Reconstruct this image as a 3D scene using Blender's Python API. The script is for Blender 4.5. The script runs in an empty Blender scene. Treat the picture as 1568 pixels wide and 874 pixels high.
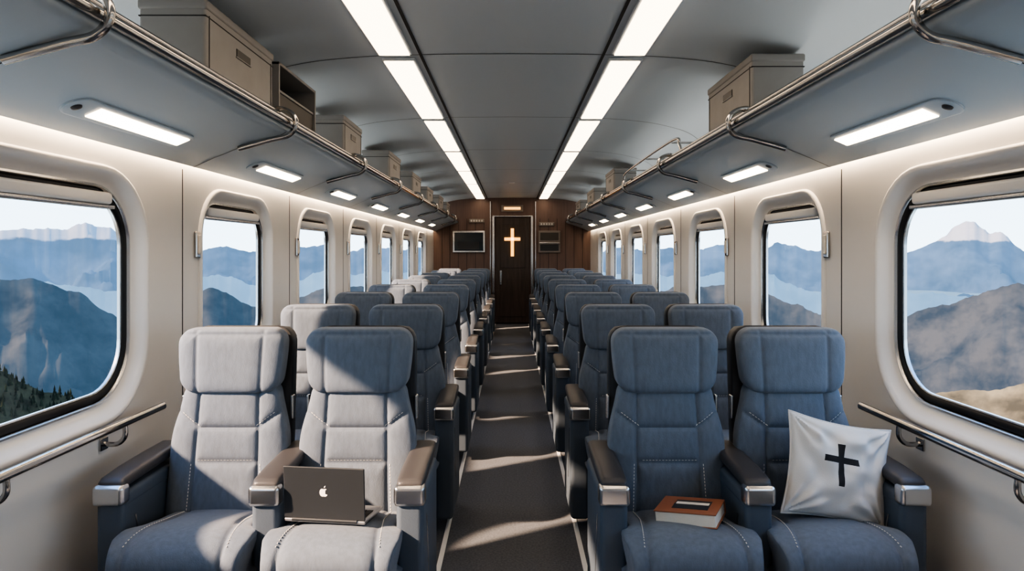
import bpy, bmesh, math, random
from mathutils import Vector, Matrix, noise
random.seed(3)
SC = bpy.context.scene
COL = SC.collection
CH = 1.51            # camera height
YB, YE = -1.5, 14.0  # carriage ends
WX = 1.64            # wall half width

# ------------------------------------------------------------------ materials
def nodes(name):
    m = bpy.data.materials.new(name); m.use_nodes = True
    nt = m.node_tree
    return m, nt, nt.nodes['Principled BSDF']

def mat(name, col, rough=0.5, metal=0.0, bump=0.0, bscale=200, var=0.0, vscale=8, sheen=0, coat=0, stretch=None):
    m, nt, p = nodes(name)
    p.inputs['Base Color'].default_value = (*col, 1)
    p.inputs['Roughness'].default_value = rough
    p.inputs['Metallic'].default_value = metal
    if sheen: p.inputs['Sheen Weight'].default_value = sheen
    if coat: p.inputs['Coat Weight'].default_value = coat
    tc = nt.nodes.new('ShaderNodeTexCoord')
    src = tc.outputs['Object']
    if stretch:
        mp = nt.nodes.new('ShaderNodeMapping'); mp.inputs['Scale'].default_value = stretch
        nt.links.new(src, mp.inputs['Vector']); src = mp.outputs['Vector']
    if bump:
        n = nt.nodes.new('ShaderNodeTexNoise'); n.inputs['Scale'].default_value = bscale
        n.inputs['Detail'].default_value = 3
        nt.links.new(src, n.inputs['Vector'])
        b = nt.nodes.new('ShaderNodeBump'); b.inputs['Strength'].default_value = bump
        b.inputs['Distance'].default_value = 0.002
        nt.links.new(n.outputs['Fac'], b.inputs['Height'])
        nt.links.new(b.outputs['Normal'], p.inputs['Normal'])
    if var:
        n = nt.nodes.new('ShaderNodeTexNoise'); n.inputs['Scale'].default_value = vscale
        n.inputs['Detail'].default_value = 4
        nt.links.new(src, n.inputs['Vector'])
        r = nt.nodes.new('ShaderNodeValToRGB')
        r.color_ramp.elements[0].position = 0.3; r.color_ramp.elements[1].position = 0.7
        r.color_ramp.elements[0].color = (*[c*(1-var) for c in col], 1)
        r.color_ramp.elements[1].color = (*[min(1, c*(1+var)) for c in col], 1)
        nt.links.new(n.outputs['Fac'], r.inputs['Fac'])
        nt.links.new(r.outputs['Color'], p.inputs['Base Color'])
    return m

def emis(name, col, s):
    m, nt, p = nodes(name)
    p.inputs['Base Color'].default_value = (*col, 1)
    p.inputs['Emission Color'].default_value = (*col, 1)
    p.inputs['Emission Strength'].default_value = s
    return m

M = {}
M['cream'] = mat('wall_cream', (0.73, 0.71, 0.685), 0.45, var=0.02, vscale=3)
M['frame'] = mat('window_frame_cream', (0.76, 0.745, 0.725), 0.35)
M['silver'] = mat('brushed_silver', (0.62, 0.62, 0.62), 0.26, 1.0)
M['chrome'] = mat('chrome', (0.52, 0.50, 0.48), 0.13, 1.0)
M['black'] = mat('black_rubber', (0.012, 0.013, 0.015), 0.4)
M['seam'] = mat('seam_dark', (0.03, 0.03, 0.033), 0.7)
M['fabric'] = mat('seat_fabric_slate', (0.122, 0.152, 0.198), 0.8, bump=0.5, bscale=350, var=0.10, vscale=60, sheen=0.15, stretch=(1, 1, 0.35))
M['fabricD'] = mat('seat_leather_slate', (0.085, 0.110, 0.145), 0.5, bump=0.3, bscale=300)
M['shell'] = mat('seat_shell_dark', (0.04, 0.043, 0.05), 0.45)
M['pad'] = mat('armrest_leather', (0.055, 0.055, 0.060), 0.42, bump=0.2, bscale=250)
M['stitch'] = mat('stitch_thread', (0.66, 0.64, 0.60), 0.7)
M['rack'] = mat('rack_grey', (0.45, 0.53, 0.60), 0.34, 0.1)
M['ceil'] = mat('ceiling_grey', (0.62, 0.68, 0.73), 0.45, 0.0)
M['carpet'] = mat('carpet', (0.125, 0.137, 0.160), 0.95, bump=0.8, bscale=260, var=0.22, vscale=90)
M['line'] = mat('aisle_line', (0.88, 0.88, 0.88), 0.6)
M['box'] = mat('box_greige', (0.255, 0.252, 0.250), 0.55, var=0.05)
M['boxD'] = mat('box_greige_dark', (0.08, 0.075, 0.07), 0.6)  # darker greige for the crate's lower panel and the notice board
M['warm'] = emis('lamp_warm', (1.0, 0.76, 0.52), 9)
M['warmc'] = emis('ceiling_lamp_warm', (1.0, 0.78, 0.56), 4.6)
M['cove'] = emis('cove_warm', (1.0, 0.75, 0.51), 21)
M['added_upl'] = emis('added_uplight_soft', (1.0, 0.94, 0.86), 5.2)  # glow of the strips added on the racks to lift the ceiling
M['gold'] = emis('gold_glow', (1.0, 0.50, 0.13), 1.9)

# wood end wall
m, nt, p = nodes('wood_panel')
tc = nt.nodes.new('ShaderNodeTexCoord'); mp = nt.nodes.new('ShaderNodeMapping')
mp.inputs['Scale'].default_value = (14, 14, 0.8)
n = nt.nodes.new('ShaderNodeTexNoise'); n.inputs['Scale'].default_value = 2; n.inputs['Detail'].default_value = 5
r = nt.nodes.new('ShaderNodeValToRGB')
r.color_ramp.elements[0].color = (0.120, 0.078, 0.064, 1); r.color_ramp.elements[1].color = (0.24, 0.160, 0.132, 1)
nt.links.new(tc.outputs['Object'], mp.inputs[0]); nt.links.new(mp.outputs[0], n.inputs['Vector'])
nt.links.new(n.outputs['Fac'], r.inputs[0]); nt.links.new(r.outputs[0], p.inputs['Base Color'])
p.inputs['Roughness'].default_value = 0.45
M['wood'] = m
M['doorw'] = mat('door_dark_wood', (0.070, 0.052, 0.044), 0.4, var=0.25, vscale=4, stretch=(6, 6, 0.6))
M['screen'] = mat('screen_glass', (0.015, 0.03, 0.045), 0.15)
M['plate'] = mat('plate_grey', (0.26, 0.23, 0.21), 0.5)

# glass: transparent with a faint reflection
m = bpy.data.materials.new('window_glass'); m.use_nodes = True; nt = m.node_tree
nt.nodes.clear()
o = nt.nodes.new('ShaderNodeOutputMaterial'); mx = nt.nodes.new('ShaderNodeMixShader')
t = nt.nodes.new('ShaderNodeBsdfTransparent'); g = nt.nodes.new('ShaderNodeBsdfGlossy')
t.inputs[0].default_value = (0.97, 0.985, 1, 1); g.inputs['Roughness'].default_value = 0.02
g.inputs[0].default_value = (1, 1, 1, 1)
mx.inputs[0].default_value = 0.02
nt.links.new(t.outputs[0], mx.inputs[1]); nt.links.new(g.outputs[0], mx.inputs[2]); nt.links.new(mx.outputs[0], o.inputs[0])
M['glass'] = m

# ------------------------------------------------------------------ mesh builder
class B:
    def __init__(s): s.v = []; s.f = []; s.m = []; s.mats = []; s.flat = []
    def mi(s, key):
        mt = M[key]
        if mt not in s.mats: s.mats.append(mt)
        return s.mats.index(mt)
    def add(s, vs, fs, key, T=None, flat=False):
        o = len(s.v); k = s.mi(key)
        for v in vs:
            v = Vector(v)
            s.v.append(T @ v if T else v)
        for f in fs:
            s.f.append([i+o for i in f]); s.m.append(k); s.flat.append(flat)
        return s
    def box(s, c, size, key, bev=0.01, seg=3, T=None):
        bm = bmesh.new(); bmesh.ops.create_cube(bm, size=1)
        for v in bm.verts:
            v.co = Vector((v.co.x*size[0], v.co.y*size[1], v.co.z*size[2]))
        bev = min(bev, min(size)*0.49)
        if bev > 0: bmesh.ops.bevel(bm, geom=bm.edges[:], offset=bev, segments=seg, profile=0.5, affect='EDGES')
        bm.verts.ensure_lookup_table()
        vs = [v.co + Vector(c) for v in bm.verts]; fs = [[v.index for v in f.verts] for f in bm.faces]
        bm.free(); return s.add(vs, fs, key, T)
    def grid(s, g, key, closeu=False, closev=False, T=None, flat=False):
        nr, nc = len(g), len(g[0]); vs = [p for row in g for p in row]; fs = []
        for i in range(nr if closeu else nr-1):
            for j in range(nc if closev else nc-1):
                a = i*nc+j; b = i*nc+(j+1) % nc; i2 = (i+1) % nr
                fs.append([a, b, i2*nc+(j+1) % nc, i2*nc+j])
        return s.add(vs, fs, key, T, flat)
    def tube(s, pts, r, key, n=12, T=None, closed=False):
        pts = [Vector(p) for p in pts]; g = []; N = len(pts); prev = None
        for i, p in enumerate(pts):
            if closed: t = pts[(i+1) % N]-pts[i-1]
            else: t = pts[min(i+1, N-1)]-pts[max(i-1, 0)]
            t.normalize()
            if prev is None:
                a = Vector((0, 0, 1)) if abs(t.z) < .9 else Vector((1, 0, 0))
                u = t.cross(a).normalized()
            else: u = (prev - t*prev.dot(t)).normalized()
            prev = u; w = t.cross(u)
            g.append([p+(u*math.cos(k*2*math.pi/n)+w*math.sin(k*2*math.pi/n))*r for k in range(n)])
        s.grid(g, key, closeu=closed, closev=True, T=T)
        if not closed:
            s.add(g[0], [list(range(n))], key, T, True); s.add(g[-1], [list(range(n))], key, T, True)
        return s
    def sweep(s, prof, y0, y1, key, closed=True, T=None, flat=False):
        g = [[(x, y, z) for (x, z) in prof] for y in (y0, y1)]
        s.grid(g, key, closev=closed, T=T, flat=flat)
        if closed:
            n = len(prof)
            s.add(g[0], [list(range(n))], key, T, True); s.add(g[1], [list(range(n))], key, T, True)
        return s
    def mesh(s, name, recalc=True, merge=True):
        me = bpy.data.meshes.new(name)
        me.from_pydata([tuple(v) for v in s.v], [], s.f)
        for mt in s.mats: me.materials.append(mt)
        me.polygons.foreach_set('material_index', s.m)
        me.polygons.foreach_set('use_smooth', [not x for x in s.flat])
        bm = bmesh.new(); bm.from_mesh(me)
        if merge: bmesh.ops.remove_doubles(bm, verts=bm.verts, dist=1e-5)
        if recalc: bmesh.ops.recalc_face_normals(bm, faces=bm.faces)
        bm.to_mesh(me); bm.free()
        me.set_sharp_from_angle(angle=math.radians(50))
        me.update(); return me
    def obj(s, name, loc=(0, 0, 0), rot=(0, 0, 0), wn=True, recalc=True, merge=True):
        return inst(name, s.mesh(name, recalc, merge), loc, rot, wn)

def inst(name, me, loc=(0, 0, 0), rot=(0, 0, 0), wn=True, sx=1):
    o = bpy.data.objects.new(name, me); COL.objects.link(o)
    o.location = loc; o.rotation_euler = rot; o.scale = (sx, 1, 1)
    if wn:
        w = o.modifiers.new('wn', 'WEIGHTED_NORMAL'); w.keep_sharp = True
    return o

def smooth_path(P, n=10, closed=False):
    out = []; N = len(P); rng = N if closed else N-1
    for i in range(rng):
        if closed: p0, p1, p2, p3 = P[i-1], P[i], P[(i+1) % N], P[(i+2) % N]
        else: p0, p1, p2, p3 = P[max(i-1, 0)], P[i], P[i+1], P[min(i+2, N-1)]
        p0, p1, p2, p3 = map(Vector, (p0, p1, p2, p3))
        for k in range(n):
            t = k/n
            out.append(0.5*((2*p1)+(p2-p0)*t+(2*p0-5*p1+4*p2-p3)*t*t+(3*p1-p0-3*p2+p3)*t**3))
    if not closed: out.append(Vector(P[-1]))
    return out

# ------------------------------------------------------------------ room shell
WINS = [(-0.7, 0.85), (1.35, 2.88), (3.62, 4.44), (5.22, 6.05), (6.83, 7.68), (8.45, 9.28), (10.08, 10.9), (11.7, 12.5)]
WZ0, WZ1 = 0.935, 1.735

def rr(y0, y1, z0, z1, r, g, n=9):
    y0 -= g; y1 += g; z0 -= g; z1 += g; r += g; pts = []
    for cx, cz, a0 in ((y1-r, z1-r, 0), (y0+r, z1-r, 90), (y0+r, z0+r, 180), (y1-r, z0+r, 270)):
        for k in range(n+1):
            a = math.radians(a0+90*k/n); pts.append((cx+r*math.cos(a), cz+r*math.sin(a)))
    return pts

def wall(side):
    cu = bpy.data.curves.new('c', 'CURVE'); cu.dimensions = '2D'; cu.fill_mode = 'BOTH'; cu.extrude = 0.02
    def spl(pts):
        sp = cu.splines.new('POLY'); sp.points.add(len(pts)-1)
        for q, (a, b) in zip(sp.points, pts): q.co = (a, b, 0, 1)
        sp.use_cyclic_u = True
    spl([(YB, 0), (YE, 0), (YE, CH+.474), (YB, CH+.474)])
    for (a, b) in WINS: spl(rr(a, b, WZ0, WZ1, RAD(a, b), 0.118))
    tmp = bpy.data.objects.new('t', cu); COL.objects.link(tmp)
    dg = bpy.context.evaluated_depsgraph_get()
    me = bpy.data.meshes.new_from_object(tmp.evaluated_get(dg))
    bpy.data.objects.remove(tmp)
    X = side*(WX+0.02)
    for v in me.vertices:
        y, z, e = v.co; v.co = (X+e, y, z)
    me.materials.clear(); me.materials.append(M['cream'])
    me.name = 'wall'
    o = bpy.data.objects.new('wall_left' if side < 0 else 'wall_right', me); COL.objects.link(o)

def RAD(a, b): return 0.20 if b-a > 1.2 else 0.15

wall(-1); wall(1)
wi = 1
for side in (-1, 1):
    for (a, b) in WINS:
        bb = B(); r = RAD(a, b)
        def ring(g, off): return [(side*(WX+off), y, z) for y, z in rr(a, b, WZ0, WZ1, r, g)]
        def band(lst, key): bb.grid([ring(g, o) for g, o in lst], key, closev=True)
        band([(.120, .03), (.126, -.002), (.122, -.014), (.112, -.018), (.100, -.014), (.09, .0), (.072, .022), (.058, .034), (.050, .038)], 'frame')
        band([(.050, .038), (.048, .030), (.040, .028), (.036, .034), (.034, .045)], 'silver')
        band([(.034, .045), (.030, .038), (.012, .038), (.004, .046)], 'black')
        band([(.004, .046), (.002, .044), (-.003, .046), (-.003, .058)], 'silver')
        gl = ring(.0, .055)
        bb.add(gl, [list(range(len(gl)))], 'glass', flat=True)
        # roller blind cassette at the top of the opening
        bb.box((side*(WX+.040), (a+b)/2, WZ1-.006), (.05, (b-a)-2*r+.20, .050), 'frame', .014)
        bb.box((side*(WX+.036), (a+b)/2, WZ1-.040), (.024, (b-a)-2*r+.26, .018), 'silver', .006)
        bb.obj('window_%d' % wi, merge=False, wn=False); wi += 1

# floor
b = B(); b.box((0, (YB+YE)/2, -0.03), (2*WX+.08, YE-YB, 0.06), 'carpet', 0)
b.obj('floor', wn=False)
for sx in (-1, 1):
    b = B(); b.box((sx*0.350, (YB+YE)/2, 0.002), (0.024, YE-YB-.1, 0.004), 'line', 0); b.obj('trim_aisle_line', wn=False)
    b = B(); b.box((sx*(WX-.02), (YB+YE)/2, 0.06), (0.04, YE-YB-.02, 0.12), 'shell', .01)
    b.obj('baseboard_left' if sx < 0 else 'baseboard_right')

# ceiling
half = [(0, 1.125), (.25, 1.123), (.5, 1.12), (.8, 1.110), (1.1, 1.084), (1.3, 1.046), (1.47, .992), (1.59, .90), (1.66, .78), (1.70, .62), (1.70, .36)]
hp = smooth_path([(x, 0, z) for x, z in half], 5)
hp = [(v.x, v.z+CH) for v in hp]
prof = [(-x, z) for x, z in reversed(hp[1:])] + hp
b = B(); b.sweep(prof, YB, YE, 'ceil', closed=False)
outer = [(x*1.03, z+.05) for x, z in prof]
b.sweep(outer, YB, YE, 'ceil', closed=False)
b.obj('ceiling', wn=False, recalc=False)
for k in range(-1, 7):
    y = 3.80+1.78*k
    b = B()
    g = [[(x*.9985, yy, z-.002) for x, z in prof if abs(x) < 1.69] for yy in (y-.004, y+.004)]
    b.grid(g, 'seam'); b.obj('trim_ceiling_seam', wn=False, recalc=False)
for sx in (-1, 1):
    b = B(); b.box((sx*.518, (YB+YE)/2, CH+1.116), (.014, YE-YB-.1, .008), 'seam', 0); b.obj('trim_ceiling_groove', wn=False)
    for k in range(-2, 6):
        y0 = 3.80+1.78*k+.06; y1 = min(y0+1.66, 13.9)
        b = B()
        b.box((sx*.655, (y0+y1)/2, CH+1.108), (.195, y1-y0+.02, .016), 'ceil', .006)
        b.box((sx*.655, (y0+y1)/2, CH+1.100), (.168, y1-y0-.015, .014), 'warmc', 0)
        b.obj('ceiling_light')
# small ceiling dome lamp
b = B(); g = []
for i in range(7):
    a = i/6*math.pi/2
    g.append([(.05*math.cos(a)*math.cos(t*math.pi/8), .05*math.cos(a)*math.sin(t*math.pi/8), -.02*math.sin(a)) for t in range(16)])
b.grid(g, 'frame', closev=True); b.obj('ceiling_spotlight', (0, 10.9, CH+1.122), wn=False)

# end walls
def endwall(y, name, key):
    b = B()
    pl = [(-1.68, 0)] + [(x, z) for x, z in prof] + [(1.68, 0)]
    b.sweep(pl, y, y+.05, key, closed=True, flat=True); b.obj(name, wn=False)
endwall(YE, 'wall_far', 'wood'); endwall(YB-.05, 'wall_near', 'cream')
px = lambda x: (x-785)*14/1025
pz = lambda y: CH+(385-y)*14/1025
yb = YE-.01
b = B()
for x in (678, 690, 703, 716, 729, 742, 828, 841, 854, 867, 880, 893):
    b.box((px(x), YE-.003, 1.1), (.008, .008, 2.2), 'seam', 0)
b.obj('trim_wall_plank_joint', wn=False)
b = B()
for x in (756.5, 815.5): b.box((px(x), yb-.01, pz(414)), (.05, .06, pz(330)-0+.0), 'silver', .01)
b.box((px(786), yb-.01, pz(331)), (.84, .06, .035), 'silver', .01)
for x in (752, 821): b.box((px(x), yb-.01, 1.28), (.018, .03, 2.56), 'silver', .004)
b.obj('trim_door_frame')
# door
b = B()
dz = pz(333)
b.box((px(786), yb-.02, dz/2+.01), (.70, .05, dz-.02), 'doorw', .01)
b.box((px(786), yb-.05, 1.62), (.52, .012, .9), 'doorw', .02)
b.box((px(786), yb-.05, .55), (.52, .012, .8), 'doorw', .02)
b.tube([(px(768), yb-.045, .86), (px(768), yb-.09, .87), (px(768), yb-.09, 1.07), (px(768), yb-.045, 1.08)], .014, 'silver')
b.box((px(768), yb-.05, .97), (.045, .02, .30), 'silver', .008)
b.obj('door_1')
b = B()
b.box((px(785.5), yb-.07, pz(371)), (.065, .025, .58), 'gold', 0)
b.box((px(785.5), yb-.07, pz(366)), (.33, .025, .065), 'gold', 0)
b.obj('wall_cross')
b = B()
b.box((px(785.5), yb-.015, pz(319)), (.46, .02, .14), 'plate', .008)
b.box((px(785.5), yb-.03, pz(319)), (.34, .02, .05), 'gold', 0); b.obj('exit_sign')
b = B()
b.box((px(719), yb-.02, pz(370)), (.68, .05, .46), 'silver', .015)
b.box((px(719), yb-.045, pz(370)), (.60, .02, .38), 'screen', .006)
b.box((px(719), yb-.057, pz(376)), (.44, .003, .16), 'shell', 0)
b.obj('information_screen')
b = B()
b.box((px(842), yb-.02, pz(370)), (.46, .05, .46), 'plate', .015)
b.box((px(842), yb-.05, pz(362)), (.38, .02, .16), 'boxD', .006)
b.box((px(842), yb-.06, pz(372)), (.42, .05, .02), 'silver', .006)
b.box((px(842), yb-.05, pz(379)), (.38, .02, .13), 'shell', .006)
b.obj('wall_notice_board')
for x, y in ((731, 338), (838, 343)):
    b = B(); b.box((px(x), yb-.01, pz(y)), (.32, .02, .08), 'plate', .01)
    for k in range(5): b.box((px(x)-.11+k*.055, yb-.022, pz(y)), (.03, .006, .035), 'stitch', 0)
    b.obj('wall_sign')

# wall seams, sconces, handrails
for sx in (-1, 1):
    for y in (1.10, 3.33, 4.93, 6.50, 8.1, 9.7, 11.3, 12.9):
        b = B(); b.box((sx*(WX-.0005), y, .97), (.003, .006, 1.9), 'seam', 0); b.obj('trim_panel_seam', wn=False)
    for y in (3.47, 5.08, 6.66, 8.2, 9.8, 11.4):
        b = B()
        b.box((0, 0, 0), (.018, .05, .14), 'chrome', .008)
        b.box((-sx*.012, 0, 0), (.018, .022, .10), 'stitch', .008)
        b.obj('wall_sconce', (sx*(WX-.009), y, CH+.035))
    b = B(); xr = sx*(WX-.09)
    b.tube([(xr, y, .825) for y in (.3, 1.0, 2.0, 2.9)]+[(xr, 2.97, .825)], .017, 'chrome', 14)
    for y in (.8, 2.05, 2.68):
        b.tube(smooth_path([(xr, y, .815), (xr, y, .77), (xr+sx*.03, y, .74), (xr+sx*.085, y, .74)], 6), .010, 'chrome', 10)
        b.box((sx*(WX-.005), y, .74), (.010, .05, .05), 'chrome', .004)
    b.obj('wall_handrail')

# overhead racks
rp = [(1.60, .425), (1.50, .470), (1.38, .518), (1.26, .556), (1.17, .583), (1.135, .600), (1.128, .625), (1.14, .650), (1.17, .657), (1.695, .657), (1.695, .475), (1.60, .475)]
for sx in (-1, 1):
    b = B()
    b.sweep([(sx*x, CH+z) for x, z in rp], YB+.02, YE-.02, 'rack')
    b.box((sx*1.618, (YB+YE)/2, CH+.466), (.028, YE-YB-.2, .010), 'cove', 0)
    # hidden glow strip added behind the tray to brighten the ceiling
    b.box((sx*1.655, (YB+YE)/2, CH+.668), (.05, YE-YB-.2, .02), 'added_upl', 0)
    # chrome edge rails
    b.tube([(sx*1.112, y, CH+.640) for y in (YB+.1, YE-.1)], .017, 'chrome', 14)
    b.tube([(sx*1.160, y, CH+.690) for y in (YB+.1, YE-.1)], .012, 'chrome', 12)
    # panel joints on the underside
    for y in (.25, 1.82, 3.36, 4.95, 6.52, 8.1, 9.7, 11.3, 12.9):
        P = [(sx*(x-.001), y, CH+z-.0015) for x, z in rp[:6]]
        b.grid([[(p[0], p[1]-.003, p[2]) for p in P], [(p[0], p[1]+.003, p[2]) for p in P]], 'seam')
        oy = -.03
        q = smooth_path([(sx*1.22, y+oy, CH+.665), (sx*1.17, y+oy, CH+.71), (sx*1.10, y+oy, CH+.69), (sx*1.075, y+oy, CH+.635), (sx*1.11, y+oy, CH+.580), (sx*1.20, y+oy, CH+.556), (sx*1.36, y+oy, CH+.512)], 8)
        b.tube(q, .0135, 'chrome', 12)
    b.obj('overhead_luggage_rack')
    ang = math.atan2(.093, .22)
    for (y0, y1) in ((.3, .95), (2.27, 2.95), (3.82, 4.50), (5.42, 6.08), (7.0, 7.66), (8.6, 9.26), (10.2, 10.86), (11.8, 12.4)):
        b = B(); L = y1-y0
        pl = rr(-L/2-.05, L/2, -.02, .02, .018, .035, 6)
        T = Matrix.Rotation(sx*ang, 4, 'Y')
        rows = []
        for z, gsc in ((.004, 1), (-.003, 1), (-.005, .94)):
            rows.append([(q*(1 if gsc == 1 else .9), p*(1 if gsc == 1 else .985), z) for p, q in pl])
        b.grid(rows, 'rack', closev=True, T=T); b.add(rows[-1], [list(range(len(pl)))], 'rack', T, True)
        b.box((0, .02, -.006), (.062, L-.05, .006), 'warm', 0, T=T)
        g = [[(.018*c*math.cos(t*math.pi/8), -L/2-.045+.018*c*math.sin(t*math.pi/8), -.005-.008*s_) for t in range(16)] for c, s_ in ((1, 0), (.9, .6), (.5, .9), (.05, 1))]
        b.grid(g, 'shell', closev=True, T=T)
        b.obj('rack_downlight', (sx*1.45, (y0+y1)/2, CH+.486))

# guard hoop on the right rack
b = B()
for xx in (1.20, 1.42):
    b.tube(smooth_path([(xx, 4.75, CH+.66), (xx, 4.80, CH+.77), (xx, 5.05, CH+.83), (xx, 6.9, CH+.83), (xx, 7.2, CH+.77), (xx, 7.25, CH+.66)], 8), .011, 'chrome')
for y in (5.1, 6.0, 6.85): b.tube([(1.2, y, CH+.83), (1.42, y, CH+.83)], .008, 'chrome')
b.obj('luggage_guard_rail')

def storage_box(sx, y0, y1, h=.305, w=.29):
    b = B(); L = y1-y0
    b.box((0, 0, h/2), (w, L, h), 'box', .014)
    f = -sx*(w/2)
    b.box((0, 0, h*.80), (w+.003, L+.003, .005), 'seam', .001)
    b.box((0, 0, h-.02), (w+.010, L+.010, .040), 'box', .010)
    b.box((f*1.004, .0, h*.62), (.006, min(.15, L*.26), .034), 'black', .002)
    b.box((f*1.004, .0, h*.62-.02), (.010, min(.15, L*.26)+.012, .006), 'box', .002)
    for s_ in (-1, 1): b.box((f*1.002, s_*(L/2-.03), h*.42), (.004, .004, h*.8), 'seam', 0)
    b.obj('storage_box', (sx*(1.19+w/2), (y0+y1)/2, CH+.658))
for y0, y1, h, w in ((2.60, 3.33, .325, .26), (4.73, 5.30, .31, .26), (6.47, 7.15, .325, .26), (8.0, 8.75, .30, .26), (9.4, 10.1, .26, .25), (10.9, 11.6, .27, .25), (12.2, 12.8, .25, .25)):
    storage_box(-1, y0, y1, h, w)
for y0, y1, h, w in ((3.32, 4.06, .325, .26), (7.8, 8.5, .32, .26), (9.7, 10.6, .27, .26), (11.7, 12.5, .25, .25)):
    storage_box(1, y0, y1, h, w)
# open crate
b = B(); h, w, L = .315, .26, .64
b.box((0, 0, .008), (w, L, .016), 'box', .003); b.box((0, 0, h-.008), (w, L, .016), 'box', .003)
for s_ in (-1, 1): b.box((0, s_*(L/2-.008), h/2), (w, .016, h), 'box', .003)
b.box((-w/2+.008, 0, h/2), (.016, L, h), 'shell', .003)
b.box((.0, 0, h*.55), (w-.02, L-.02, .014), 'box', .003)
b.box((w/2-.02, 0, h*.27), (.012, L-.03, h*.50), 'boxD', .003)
b.obj('storage_crate', (-1.19-w/2, 3.74, CH+.658))

# ------------------------------------------------------------------ seats
def E(u, n): return max(0.0, 1-abs(u)**n)**(1.0/n)
def samp(n):
    out = []
    for i in range(n+1):
        s_ = -1+2*i/n
        out.append(math.copysign(1-(1-abs(s_))**1.35, s_))
    return out
def segd(x, z, a, c):
    ax, az = a; cx, cz = c; dx, dz = cx-ax, cz-az
    L = dx*dx+dz*dz; t = max(0, min(1, ((x-ax)*dx+(z-az)*dz)/L))
    return math.hypot(x-ax-t*dx, z-az-t*dz)
class Cushion:
    def __init__(s, H, wf, T, Tb, r, segs, n=5, m=9, gd=.010, gs=.007):
        s.H, s.wf, s.T, s.Tb, s.r, s.segs, s.n, s.m, s.gd, s.gs = H, wf, T, Tb, r, segs, n, m, gd, gs
    def w(s, z):
        w = s.wf(z/s.H); t = min(z, s.H-z)
        if t < s.r: w -= s.r-math.sqrt(max(0, s.r**2-(s.r-t)**2))
        return w
    def ed(s, u, z): return E(u, s.n)*E(2*z/s.H-1, s.m)
    def front(s, x, z):
        u = max(-1, min(1, x/s.w(z))); e = s.ed(u, z)
        g = 0
        for a, c in s.segs:
            d = segd(x, z, a, c)
            if d < .05: g = max(g, s.gd*.75*math.exp(-(d/s.gs)**2)+s.gd*.65*math.exp(-(d/.026)**2))
        return -s.T*e + g*min(1, e*1.3)
    def build(s, b, key, T, nu=80, nv=70):
        us, vs = samp(nu), samp(nv)
        F = []; K = []
        for v in vs:
            z = (v+1)/2*s.H; w = s.w(z)
            F.append([(u*w, s.front(u*w, z), z) for u in us])
            K.append([(u*w, s.Tb*s.ed(u, z), z) for u in us])
        b.grid(F, key, T=T); b.grid(K, key, T=T)
    def stitch(s, b, a, c, T, off=0):
        a = Vector((a[0], a[1])); c = Vector((c[0], c[1])); d = c-a; L = d.length; d /= L; nrm = Vector((-d.y, d.x))
        a = a+nrm*off; k = 0; st = .013
        while k*st+.008 < L:
            p = a+d*(k*st); q = p+d*.008; hw = nrm*.0013
            pts = []
            for P in (p-hw, q-hw, q+hw, p+hw): pts.append((P.x, s.front(P.x, P.y)-.0016, P.y))
            b.add(pts, [[0, 1, 2, 3]], 'stitch', T, True); k += 1

def shear(z0, k, yoff=0):
    Mx = Matrix.Identity(4); Mx[1][2] = k; Mx[1][3] = yoff - (1.19-z0)*k; Mx[2][3] = z0
    return Mx
def sstep(a, b_, x):
    t = max(0, min(1, (x-a)/(b_-a))); return t*t*(3-2*t)

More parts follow.
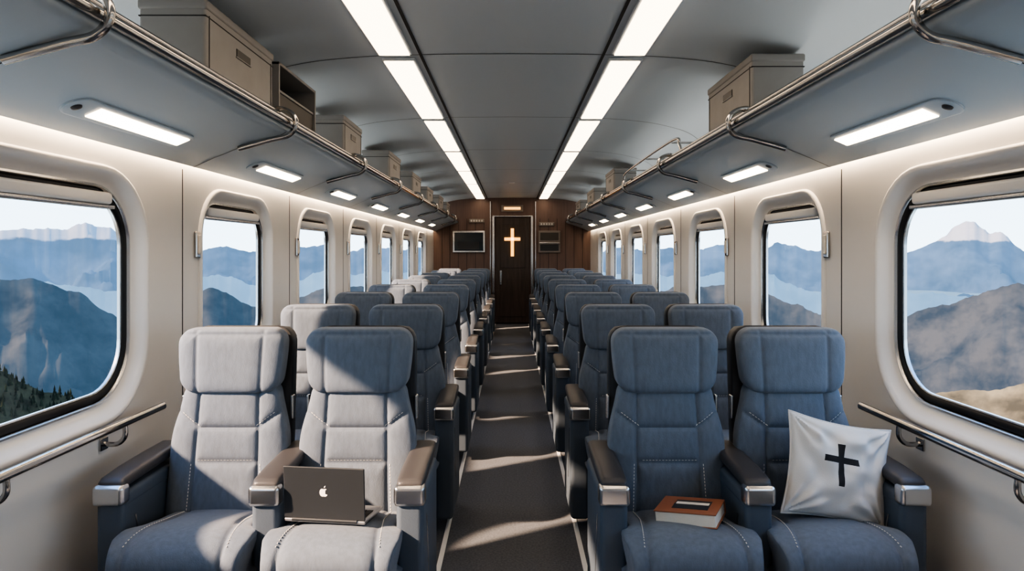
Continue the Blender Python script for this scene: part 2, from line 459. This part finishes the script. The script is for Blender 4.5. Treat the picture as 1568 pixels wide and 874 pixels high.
def build_seat(arms, hi=True):
    b = B(); nu = 84
    H = .56; z0 = .42
    wf = lambda v: .243 - .014*v - .040*sstep(.55, 1.0, v)
    c = .122
    zz = lambda z: z-z0
    segs = [((-c-.012, zz(.42)), (-c, zz(.83))), ((c+.012, zz(.42)), (c, zz(.83))), ((-c, zz(.83)), (-c+.005, zz(.98))), ((c, zz(.83)), (c-.005, zz(.98))),
            ((-c, zz(.800)), (c, zz(.800))), ((-c, zz(.665)), (c, zz(.665))),
            ((c, zz(.80)), (.212, zz(.865))), ((-c, zz(.80)), (-.212, zz(.865)))]
    body = Cushion(H, wf, .06, .05, .05, segs)
    T = shear(z0, .13)
    body.build(b, 'fabric', T, nu, 72)
    for s_ in (-1, 1):
        body.stitch(b, (s_*c, zz(.80)), (s_*.202, zz(.858)), T, .011*s_)
    body.stitch(b, (-c+.01, zz(.665)), (c-.01, zz(.665)), T, .010)
    body.stitch(b, (-c-.004, zz(.66)), (-c-.012, zz(.47)), T, -.012); body.stitch(b, (c+.004, zz(.66)), (c+.012, zz(.47)), T, .012)
    # headrest
    Hh = .262; zh = .934
    wf2 = lambda v: .196+.021*math.sin(min(1, v*1.15)*math.pi/2)
    s2 = [((-.128, .0), (-.136, Hh)), ((.128, 0), (.136, Hh)), ((-.2, .238), (.2, .238))]
    head = Cushion(Hh, wf2, .062, .06, .062, s2, n=5, m=6, gd=.007)
    Th = shear(zh, .10, -.026)
    head.build(b, 'fabric', Th, nu, 40)
    # shell behind
    sh = Cushion(.82, lambda v: .232-.012*v, .012, .075, .07, [], n=7, m=12)
    Ts = shear(.375, .13, .055); sh.build(b, 'shell', Ts, 30, 30)
    for s_ in (-1, 1): b.box((s_*.226, .01, .86), (.014, .03, .10), 'silver', .005)
    # cushion (sweep)
    P = [(.0, .455), (-.10, .470), (-.25, .500), (-.40, .524), (-.49, .520), (-.548, .492), (-.572, .450), (-.565, .405), (-.535, .375), (-.40, .365), (-.2, .360), (.0, .36)]
    path = [(v.x, v.y) for v in smooth_path([(a, c_, 0) for a, c_ in P], 6, closed=True)]
    C = (-.28, .43)
    us = samp(nu); g = []
    for u in us:
        row = []
        e = E(u, 7)
        for (y, z) in path:
            d = Vector((C[0]-y, C[1]-z)); L = d.length; d /= max(L, 1e-6)
            ins = .045*(1-e)
            t = sstep(0, 1, (-.36-y)/.07)
            w = .200+.038*t - .018*max(0, (-y-.50)/.07)
            x = u*w
            sx_ = .135+.03*max(0, min(1, (-y-.3)/.25))
            gd = .008*math.exp(-((abs(x)-sx_)/.008)**2)+.007*math.exp(-((abs(x)-sx_)/.024)**2)
            if z > .40 or y < -.5: ins += gd*e
            gy = 0.010*math.exp(-((y+.13)/.008)**2)*e if z > .45 else 0
            ins += gy
            yy, zz_ = y+d.x*ins, z+d.y*ins
            if z > .44: zz_ += .010*(1-(abs(x)/.2)**2)*e*(1 if abs(x) < .2 else 0)
            row.append((x, yy, zz_))
        g.append(row)
    b.grid(g, 'fabric', closev=True)
    n = len(path)
    b.add(g[0], [list(range(n))], 'fabric', flat=True); b.add(g[-1], [list(range(n))], 'fabric', flat=True)
    for s_ in (-1, 1):
        for k in range(30):
            y = -.16-.0135*k
            if y < -.53: break
            sx_ = .135+.03*max(0, min(1, (-y-.3)/.25))+.014
            ztop = None
            for (a, c_) in zip(path, path[1:]):
                if (a[0] >= y >= c_[0]) and a[1] > .44:
                    tt = (a[0]-y)/max(1e-6, a[0]-c_[0]); ztop = a[1]+(c_[1]-a[1])*tt; break
            if ztop is None: continue
            ztop += .0105*(1-(sx_/.2)**2)-.003
            b.box((s_*sx_, y, ztop), (.0024, .008, .0024), 'stitch', 0)
    # base
    b.box((0, -.24, .30), (.36, .44, .13), 'shell', .02)
    b.box((0, -.22, .14), (.10, .34, .22), 'silver', .012)
    b.box((0, -.22, .014), (.30, .40, .028), 'shell', .01)
    for s_ in (-1, 1): b.box((s_*.17, -.45, .345), (.03, .03, .05), 'silver', .006)
    # armrests
    for ax in arms:
        b.box((ax, -.20, .345), (.100, .43, .55), 'fabricD', .022)
        b.box((ax, -.195, .618), (.104, .43, .060), 'fabricD', .018)
        # silver front cap: front plate + top nose
        b.box((ax, -.402, .640), (.112, .060, .074), 'silver', .016)
        # curved pad
        gp = []
        for (y, z, hw, ht) in ((-.412, .668, .036, .010), (-.405, .672, .046, .016), (-.385, .677, .050, .021), (-.28, .684, .051, .024), (-.12, .690, .050, .024), (.02, .694, .046, .022), (.035, .694, .030, .010)):
            gp.append([(ax+math.copysign(abs(math.cos(t))**.5, math.cos(t))*hw, y, z+math.copysign(abs(math.sin(t))**.6, math.sin(t))*ht) for t in [k*2*math.pi/20 for k in range(20)]])
        b.grid(gp, 'pad', closev=True); b.add(gp[0], [list(range(20))], 'pad'); b.add(gp[-1], [list(range(20))], 'pad')
        for s_ in (-1, 1):
            b.box((0, 0, 0), (.003, .008, .30), 'silver', 0, T=Matrix.Translation((ax+s_*.0505, -.30, .40)) @ Matrix.Rotation(.25, 4, 'X'))
    return b

me_aisle = build_seat((.262, -.255)).mesh('train_seat_double_arm')
me_win = build_seat((-.290,)).mesh('train_seat_single_arm')
for k in range(9):
    y = 2.8+1.2*k
    for sx in (-1, 1):
        inst('train_seat', me_aisle, (sx*.627, y, 0), sx=-sx)
        inst('train_seat', me_win, (sx*1.146, y, 0), sx=-sx)

# ------------------------------------------------------------------ props
M['lapt'] = mat('laptop_dark', (0.030, 0.035, 0.042), 0.42, 0.0)
M['lapl'] = mat('laptop_alu', (0.45, 0.45, 0.46), 0.35, 0.9)
M['keys'] = mat('laptop_keys', (0.01, 0.01, 0.01), 0.5)
M['logo'] = mat('laptop_emblem', (0.9, 0.9, 0.9), 0.3)
b = B()
b.box((0, .10, .009), (.30, .205, .014), 'lapl', .005)
for i in range(12):
    for j in range(5): b.box((-.126+i*.0229, .045+j*.019, .0175), (.019, .015, .003), 'keys', 0)
b.box((0, .155, .0165), (.10, .06, .001), 'lapt', 0)
T = Matrix.Translation((0, 0, .016)) @ Matrix.Rotation(math.radians(9), 4, 'X')
b.box((0, 0, .094), (.30, .007, .188), 'lapt', .003, T=T)
b.box((0, .0045, .095), (.28, .002, .168), 'screen', 0, T=T)
b.tube([(-.12, 0, .012), (.12, 0, .012)], .007, 'lapt')
pts = []
for k in range(40):
    a = k/40*2*math.pi
    r_ = .0155
    x = r_*math.cos(a); z = r_*math.sin(a)*1.05
    z -= .004*math.exp(-(x/.005)**2)*(1 if z > 0 else -.6)
    if x > .009: x = .009+ (x-.009)*(-.55) if abs(z-.002) < .008 else x
    pts.append((x, -.0042, .098+z))
b.add(pts, [list(range(40))], 'logo', T, True)
pts = [(.001+.0, -.0042, .1145), (.002, -.0042, .120), (.007, -.0042, .1235), (.006, -.0042, .118)]
b.add(pts, [[0, 1, 2, 3]], 'logo', T, True)
b.obj('laptop', (-.668, 2.385, .540), (math.radians(-6), 0, math.radians(-7)), merge=False)

M['bcov'] = mat('book_cover_brown', (0.30, 0.125, 0.07), 0.5, bump=.2, bscale=120)
M['page'] = mat('book_pages', (0.75, 0.71, 0.63), 0.8, bump=.6, bscale=40, stretch=(1, 1, 40))
b = B()
b.box((0, 0, .0025), (.168, .224, .005), 'bcov', .002)
b.box((0, 0, .0485), (.168, .224, .005), 'bcov', .002)
b.box((.002, 0, .0255), (.158, .214, .042), 'page', .001)
b.box((-.083, 0, .0255), (.006, .224, .050), 'bcov', .0028)
b.box((0, .01, .0515), (.09, .13, .0012), 'shell', 0)
b.box((-.012, .01, .0525), (.022, .12, .0012), 'page', 0)
b.obj('book', (.66, 2.47, .524), (math.radians(6), 0, math.radians(-118)))

# throw pillow
m, nt, p = nodes('pillow_cloth_cross')
p.inputs['Roughness'].default_value = .85
tc = nt.nodes.new('ShaderNodeTexCoord'); sp = nt.nodes.new('ShaderNodeSeparateXYZ')
nt.links.new(tc.outputs['Object'], sp.inputs[0])
def mth(op, a, c=None):
    n = nt.nodes.new('ShaderNodeMath'); n.operation = op
    for i, q in enumerate((a, c)):
        if q is None: continue
        if isinstance(q, (int, float)): n.inputs[i].default_value = q
        else: nt.links.new(q, n.inputs[i])
    return n.outputs[0]
X, Y, Z = sp.outputs
ax_ = mth('ABSOLUTE', mth('ADD', X, .022)); zc = mth('SUBTRACT', Z, .02)
v1 = mth('MULTIPLY', mth('LESS_THAN', ax_, .0115), mth('LESS_THAN', mth('ABSOLUTE', zc), .075))
v2 = mth('MULTIPLY', mth('LESS_THAN', ax_, .066), mth('LESS_THAN', mth('ABSOLUTE', mth('SUBTRACT', zc, .018)), .0115))
cr = mth('MULTIPLY', mth('MAXIMUM', v1, v2), mth('LESS_THAN', Y, 0))
mxn = nt.nodes.new('ShaderNodeMix'); mxn.data_type = 'RGBA'
mxn.inputs[6].default_value = (.60, .59, .57, 1); mxn.inputs[7].default_value = (.02, .02, .022, 1)
nt.links.new(cr, mxn.inputs[0]); nt.links.new(mxn.outputs[2], p.inputs['Base Color'])
ns = nt.nodes.new('ShaderNodeTexNoise'); ns.inputs['Scale'].default_value = 300
bp = nt.nodes.new('ShaderNodeBump'); bp.inputs['Strength'].default_value = .3; bp.inputs['Distance'].default_value = .002
nt.links.new(tc.outputs['Object'], ns.inputs['Vector'])
nt.links.new(ns.outputs['Fac'], bp.inputs['Height']); nt.links.new(bp.outputs['Normal'], p.inputs['Normal'])
M['pillow'] = m
b = B(); S = .208; SZ = .187; N = 70
for s_ in (-1, 1):
    g = []
    for i in range(N+1):
        row = []
        for j in range(N+1):
            u = -1+2*i/N; v = -1+2*j/N
            x = S*u*(1-.10*(1-v*v)); z = SZ*v*(1-.10*(1-u*u))
            th = .066*(max(0, (1-u**2)*(1-v**2)))**.45
            edge = min(1, 3*min(1-abs(u), 1-abs(v)))
            wr = noise.noise(Vector((x*14, z*14, s_*3)))*.024
            for cu_, cv_ in ((-1, -1), (1, -1), (-1, 1), (1, 1)):
                du, dv = u-cu_, v-cv_; rr_ = math.hypot(du, dv)
                an = math.atan2(abs(dv), abs(du))
                wr += .015*math.sin(an*13+cu_*2+cv_)*math.exp(-(rr_/.7)**2)
            row.append((x, s_*(th+wr*edge), z))
        g.append(row)
    b.grid(g, 'pillow')
loop = [(S*u*(1-.10*(1-v*v)), 0, SZ*v*(1-.10*(1-u*u))) for u, v in
        [(-1+2*k/20, -1) for k in range(20)]+[(1, -1+2*k/20) for k in range(20)]+[(1-2*k/20, 1) for k in range(20)]+[(-1, 1-2*k/20) for k in range(20)]]
b.tube(loop, .004, 'pillow', 8, closed=True)
b.obj('throw_pillow', (1.228, 2.53, .682), (math.radians(-14), math.radians(12), math.radians(4)), wn=False)

# ------------------------------------------------------------------ landscape
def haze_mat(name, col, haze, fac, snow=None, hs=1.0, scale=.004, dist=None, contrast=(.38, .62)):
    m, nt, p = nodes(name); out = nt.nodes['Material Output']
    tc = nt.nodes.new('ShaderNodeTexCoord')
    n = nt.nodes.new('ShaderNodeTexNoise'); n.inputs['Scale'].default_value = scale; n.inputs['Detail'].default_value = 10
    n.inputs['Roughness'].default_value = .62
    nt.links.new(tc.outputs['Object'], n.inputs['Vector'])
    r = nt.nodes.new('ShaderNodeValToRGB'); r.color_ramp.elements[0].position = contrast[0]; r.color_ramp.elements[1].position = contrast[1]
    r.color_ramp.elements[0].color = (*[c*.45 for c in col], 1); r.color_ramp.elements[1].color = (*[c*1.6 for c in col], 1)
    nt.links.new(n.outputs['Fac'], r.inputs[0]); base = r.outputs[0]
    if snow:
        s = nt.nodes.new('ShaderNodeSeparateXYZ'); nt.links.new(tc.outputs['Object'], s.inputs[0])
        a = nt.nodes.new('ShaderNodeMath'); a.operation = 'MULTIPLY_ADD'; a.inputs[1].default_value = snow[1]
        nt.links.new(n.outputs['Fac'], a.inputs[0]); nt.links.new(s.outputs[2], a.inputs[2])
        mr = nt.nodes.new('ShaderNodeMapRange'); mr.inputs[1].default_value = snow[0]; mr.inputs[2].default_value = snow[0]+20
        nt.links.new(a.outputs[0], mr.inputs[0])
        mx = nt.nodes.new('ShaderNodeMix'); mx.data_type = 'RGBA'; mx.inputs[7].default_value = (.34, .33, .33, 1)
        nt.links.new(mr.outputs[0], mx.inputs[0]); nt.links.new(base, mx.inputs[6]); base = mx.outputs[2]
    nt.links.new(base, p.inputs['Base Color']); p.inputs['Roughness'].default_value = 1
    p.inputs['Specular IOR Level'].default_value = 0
    e = nt.nodes.new('ShaderNodeEmission'); e.inputs[0].default_value = (*haze, 1); e.inputs[1].default_value = hs  # aerial haze painted in as emission mixed over the surface colour
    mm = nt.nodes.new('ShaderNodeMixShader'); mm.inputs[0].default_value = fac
    if dist:   # painted haze grows with distance from the railway line
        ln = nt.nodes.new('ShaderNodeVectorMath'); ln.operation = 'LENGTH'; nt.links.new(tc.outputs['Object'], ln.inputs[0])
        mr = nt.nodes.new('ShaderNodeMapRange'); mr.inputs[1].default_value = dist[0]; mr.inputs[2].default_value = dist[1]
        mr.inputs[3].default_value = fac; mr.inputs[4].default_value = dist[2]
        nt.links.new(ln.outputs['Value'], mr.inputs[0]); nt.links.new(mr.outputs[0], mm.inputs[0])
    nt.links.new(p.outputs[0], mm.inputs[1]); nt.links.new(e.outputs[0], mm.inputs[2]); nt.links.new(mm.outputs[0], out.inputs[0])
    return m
def interp(ctrl, x):
    if x <= ctrl[0][0]: return ctrl[0][1]
    for (a, b_), (c, d) in zip(ctrl, ctrl[1:]):
        if x <= c:
            t = (x-a)/(c-a); t = t*t*(3-2*t)*.6+t*.4
            return b_+(d-b_)*t
    return ctrl[-1][1]
def fract(p, o=5):
    v = 0; a = .5
    for _ in range(o): v += a*(1-2*abs(noise.noise(p))); p = p*2.1+Vector((3.1, 1.7, 4.2)); a *= .5
    return v
def ridge(name, R, W, base, ctrl, key, amp, rough, seed, t0=-78, t1=78, dt=.14, nr=48, fr=2.0, pw=1.0):
    b = B(); g = []
    th = t0
    while th <= t1:
        a = math.radians(th); row = []
        el = interp(ctrl, th) + amp*(fract(Vector((th*.35, seed, 0)), 6)-.45)
        crest = CH+el*R
        for i in range(nr+1):
            s_ = -1+2*i/nr; s_ = math.copysign(abs(s_)**1.3, s_)
            rad = R+W*s_
            x, y = rad*math.sin(a), rad*math.cos(a)
            sh = (1-abs(s_))**pw
            nz = (fract(Vector((x/W*fr, y/W*fr, seed*2.0)), 6)-.95)*rough*(crest-base)*min(1, abs(s_)*4)*(1-abs(s_))
            row.append((x, y, base+(crest-base)*sh+nz))
        g.append(row); th += dt
    b.grid(g, key); b.obj(name, wn=False, recalc=False, merge=False)
    return g
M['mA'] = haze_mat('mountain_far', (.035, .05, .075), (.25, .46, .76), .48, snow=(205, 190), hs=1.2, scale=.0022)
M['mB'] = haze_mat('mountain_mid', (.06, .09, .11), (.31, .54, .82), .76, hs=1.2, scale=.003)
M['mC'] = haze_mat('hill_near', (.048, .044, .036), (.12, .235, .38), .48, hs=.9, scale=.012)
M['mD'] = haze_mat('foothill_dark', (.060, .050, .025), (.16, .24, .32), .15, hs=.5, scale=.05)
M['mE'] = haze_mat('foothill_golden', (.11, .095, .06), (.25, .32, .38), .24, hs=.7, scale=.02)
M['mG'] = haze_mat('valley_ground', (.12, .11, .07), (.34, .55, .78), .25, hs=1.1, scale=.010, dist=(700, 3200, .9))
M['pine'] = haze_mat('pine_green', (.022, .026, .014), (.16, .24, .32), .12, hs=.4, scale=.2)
cA = [(-78, .02), (-50, .03), (-40, .018), (-37.4, .020), (-35, .026), (-33, .038), (-31, .026), (-29.5, .012), (-26, .004), (-22, .002), (-18, .008), (-12, .002), (0, .0),
      (12, .002), (17, .008), (20, .002), (22.3, .010), (24, -.002), (28, .004), (30.3, -.002), (32, .012), (34.2, .034), (35.6, .022), (37.4, .004), (42, .02), (50, .03), (78, .02)]
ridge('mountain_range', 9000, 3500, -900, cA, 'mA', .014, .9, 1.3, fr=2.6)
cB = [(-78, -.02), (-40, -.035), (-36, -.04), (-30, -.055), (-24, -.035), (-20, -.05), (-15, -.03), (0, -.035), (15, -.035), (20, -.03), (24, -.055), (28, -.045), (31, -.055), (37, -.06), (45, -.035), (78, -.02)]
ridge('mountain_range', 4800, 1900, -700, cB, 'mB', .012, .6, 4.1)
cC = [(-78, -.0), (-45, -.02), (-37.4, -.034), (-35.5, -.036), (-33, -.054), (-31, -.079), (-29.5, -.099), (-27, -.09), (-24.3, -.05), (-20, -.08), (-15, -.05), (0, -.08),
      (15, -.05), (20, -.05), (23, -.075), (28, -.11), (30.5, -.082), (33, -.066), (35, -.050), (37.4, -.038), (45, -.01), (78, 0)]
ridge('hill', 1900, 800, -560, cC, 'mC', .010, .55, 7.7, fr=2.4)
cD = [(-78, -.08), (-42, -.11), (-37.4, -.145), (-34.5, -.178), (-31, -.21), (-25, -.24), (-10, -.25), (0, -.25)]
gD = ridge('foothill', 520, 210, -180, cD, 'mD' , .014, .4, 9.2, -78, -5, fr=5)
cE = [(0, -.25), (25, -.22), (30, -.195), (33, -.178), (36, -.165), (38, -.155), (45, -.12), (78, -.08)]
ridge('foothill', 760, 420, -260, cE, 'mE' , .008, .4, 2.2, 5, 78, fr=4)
# pines scattered over the near foothill
b = B()
for _ in range(1500):
    row = gD[random.randrange(int((78-48)/.14), int((78-30)/.14))]
    k = random.randrange(8, 28)
    x, y, z = row[k]; x += random.uniform(-2, 2); y += random.uniform(-2, 2)
    h = random.uniform(3.0, 6.5); w_ = h*random.uniform(.17, .24); a0 = random.random()*6
    for zb, zt, ww in ((.05, .62, 1.0), (.38, 1.0, .68)):
        base = [(x+w_*ww*math.cos(a0+t*math.pi/3), y+w_*ww*math.sin(a0+t*math.pi/3), z-.6+h*zb) for t in range(6)]
        b.add(base+[(x, y, z-.6+h*zt)], [[t, (t+1) % 6, 6] for t in range(6)], 'pine', flat=True)
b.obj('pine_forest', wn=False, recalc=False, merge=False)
b = B(); g = []
for i in range(60):
    rad = 8*(1.14**i); zz_ = -3 - 420*(1-math.exp(-rad/620))
    if rad > 9500: break
    g.append([(rad*math.sin(math.radians(a)), rad*math.cos(math.radians(a)), zz_ + fract(Vector((rad*math.sin(math.radians(a))*.003, rad*math.cos(math.radians(a))*.003, 2)))*min(14, rad*.02)) for a in range(0, 360, 2)])
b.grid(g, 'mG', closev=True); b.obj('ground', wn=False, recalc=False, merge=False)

# ------------------------------------------------------------------ world + sun
w = bpy.data.worlds.new('World'); SC.world = w; w.use_nodes = True; nt = w.node_tree
bg = nt.nodes['Background']; tc = nt.nodes.new('ShaderNodeTexCoord'); sp = nt.nodes.new('ShaderNodeSeparateXYZ'); r = nt.nodes.new('ShaderNodeValToRGB')
nt.links.new(tc.outputs['Generated'], sp.inputs[0]); nt.links.new(sp.outputs[2], r.inputs[0]); nt.links.new(r.outputs[0], bg.inputs[0])
r.color_ramp.elements[0].position = 0; r.color_ramp.elements[0].color = (.72, .88, 1.0, 1)
r.color_ramp.elements[1].position = .7; r.color_ramp.elements[1].color = (.24, .45, .85, 1)
e = r.color_ramp.elements.new(.18); e.color = (.52, .76, 1.0, 1)
bg.inputs[1].default_value = 3.1
sd = bpy.data.lights.new('sun', 'SUN'); sd.energy = 18; sd.angle = math.radians(2.2); sd.color = (1, .69, .46)
so = bpy.data.objects.new('sun', sd); COL.objects.link(so)
so.rotation_euler = Vector((1, .50, -.67)).to_track_quat('-Z', 'Y').to_euler()
so.location = (-20, -10, 20)

# ------------------------------------------------------------------ camera
cd = bpy.data.cameras.new('camera'); co = bpy.data.objects.new('camera', cd); COL.objects.link(co)
co.location = (0, 0, CH); co.rotation_euler = (math.pi/2, 0, 0)
cd.sensor_width = 36; cd.lens = 1025/1568*36; cd.shift_y = -52/1568; cd.clip_end = 30000; cd.clip_start = .05
SC.camera = co
SC.view_settings.view_transform = 'AgX'
SC.view_settings.look = 'AgX - High Contrast'
SC.view_settings.exposure = 0.03
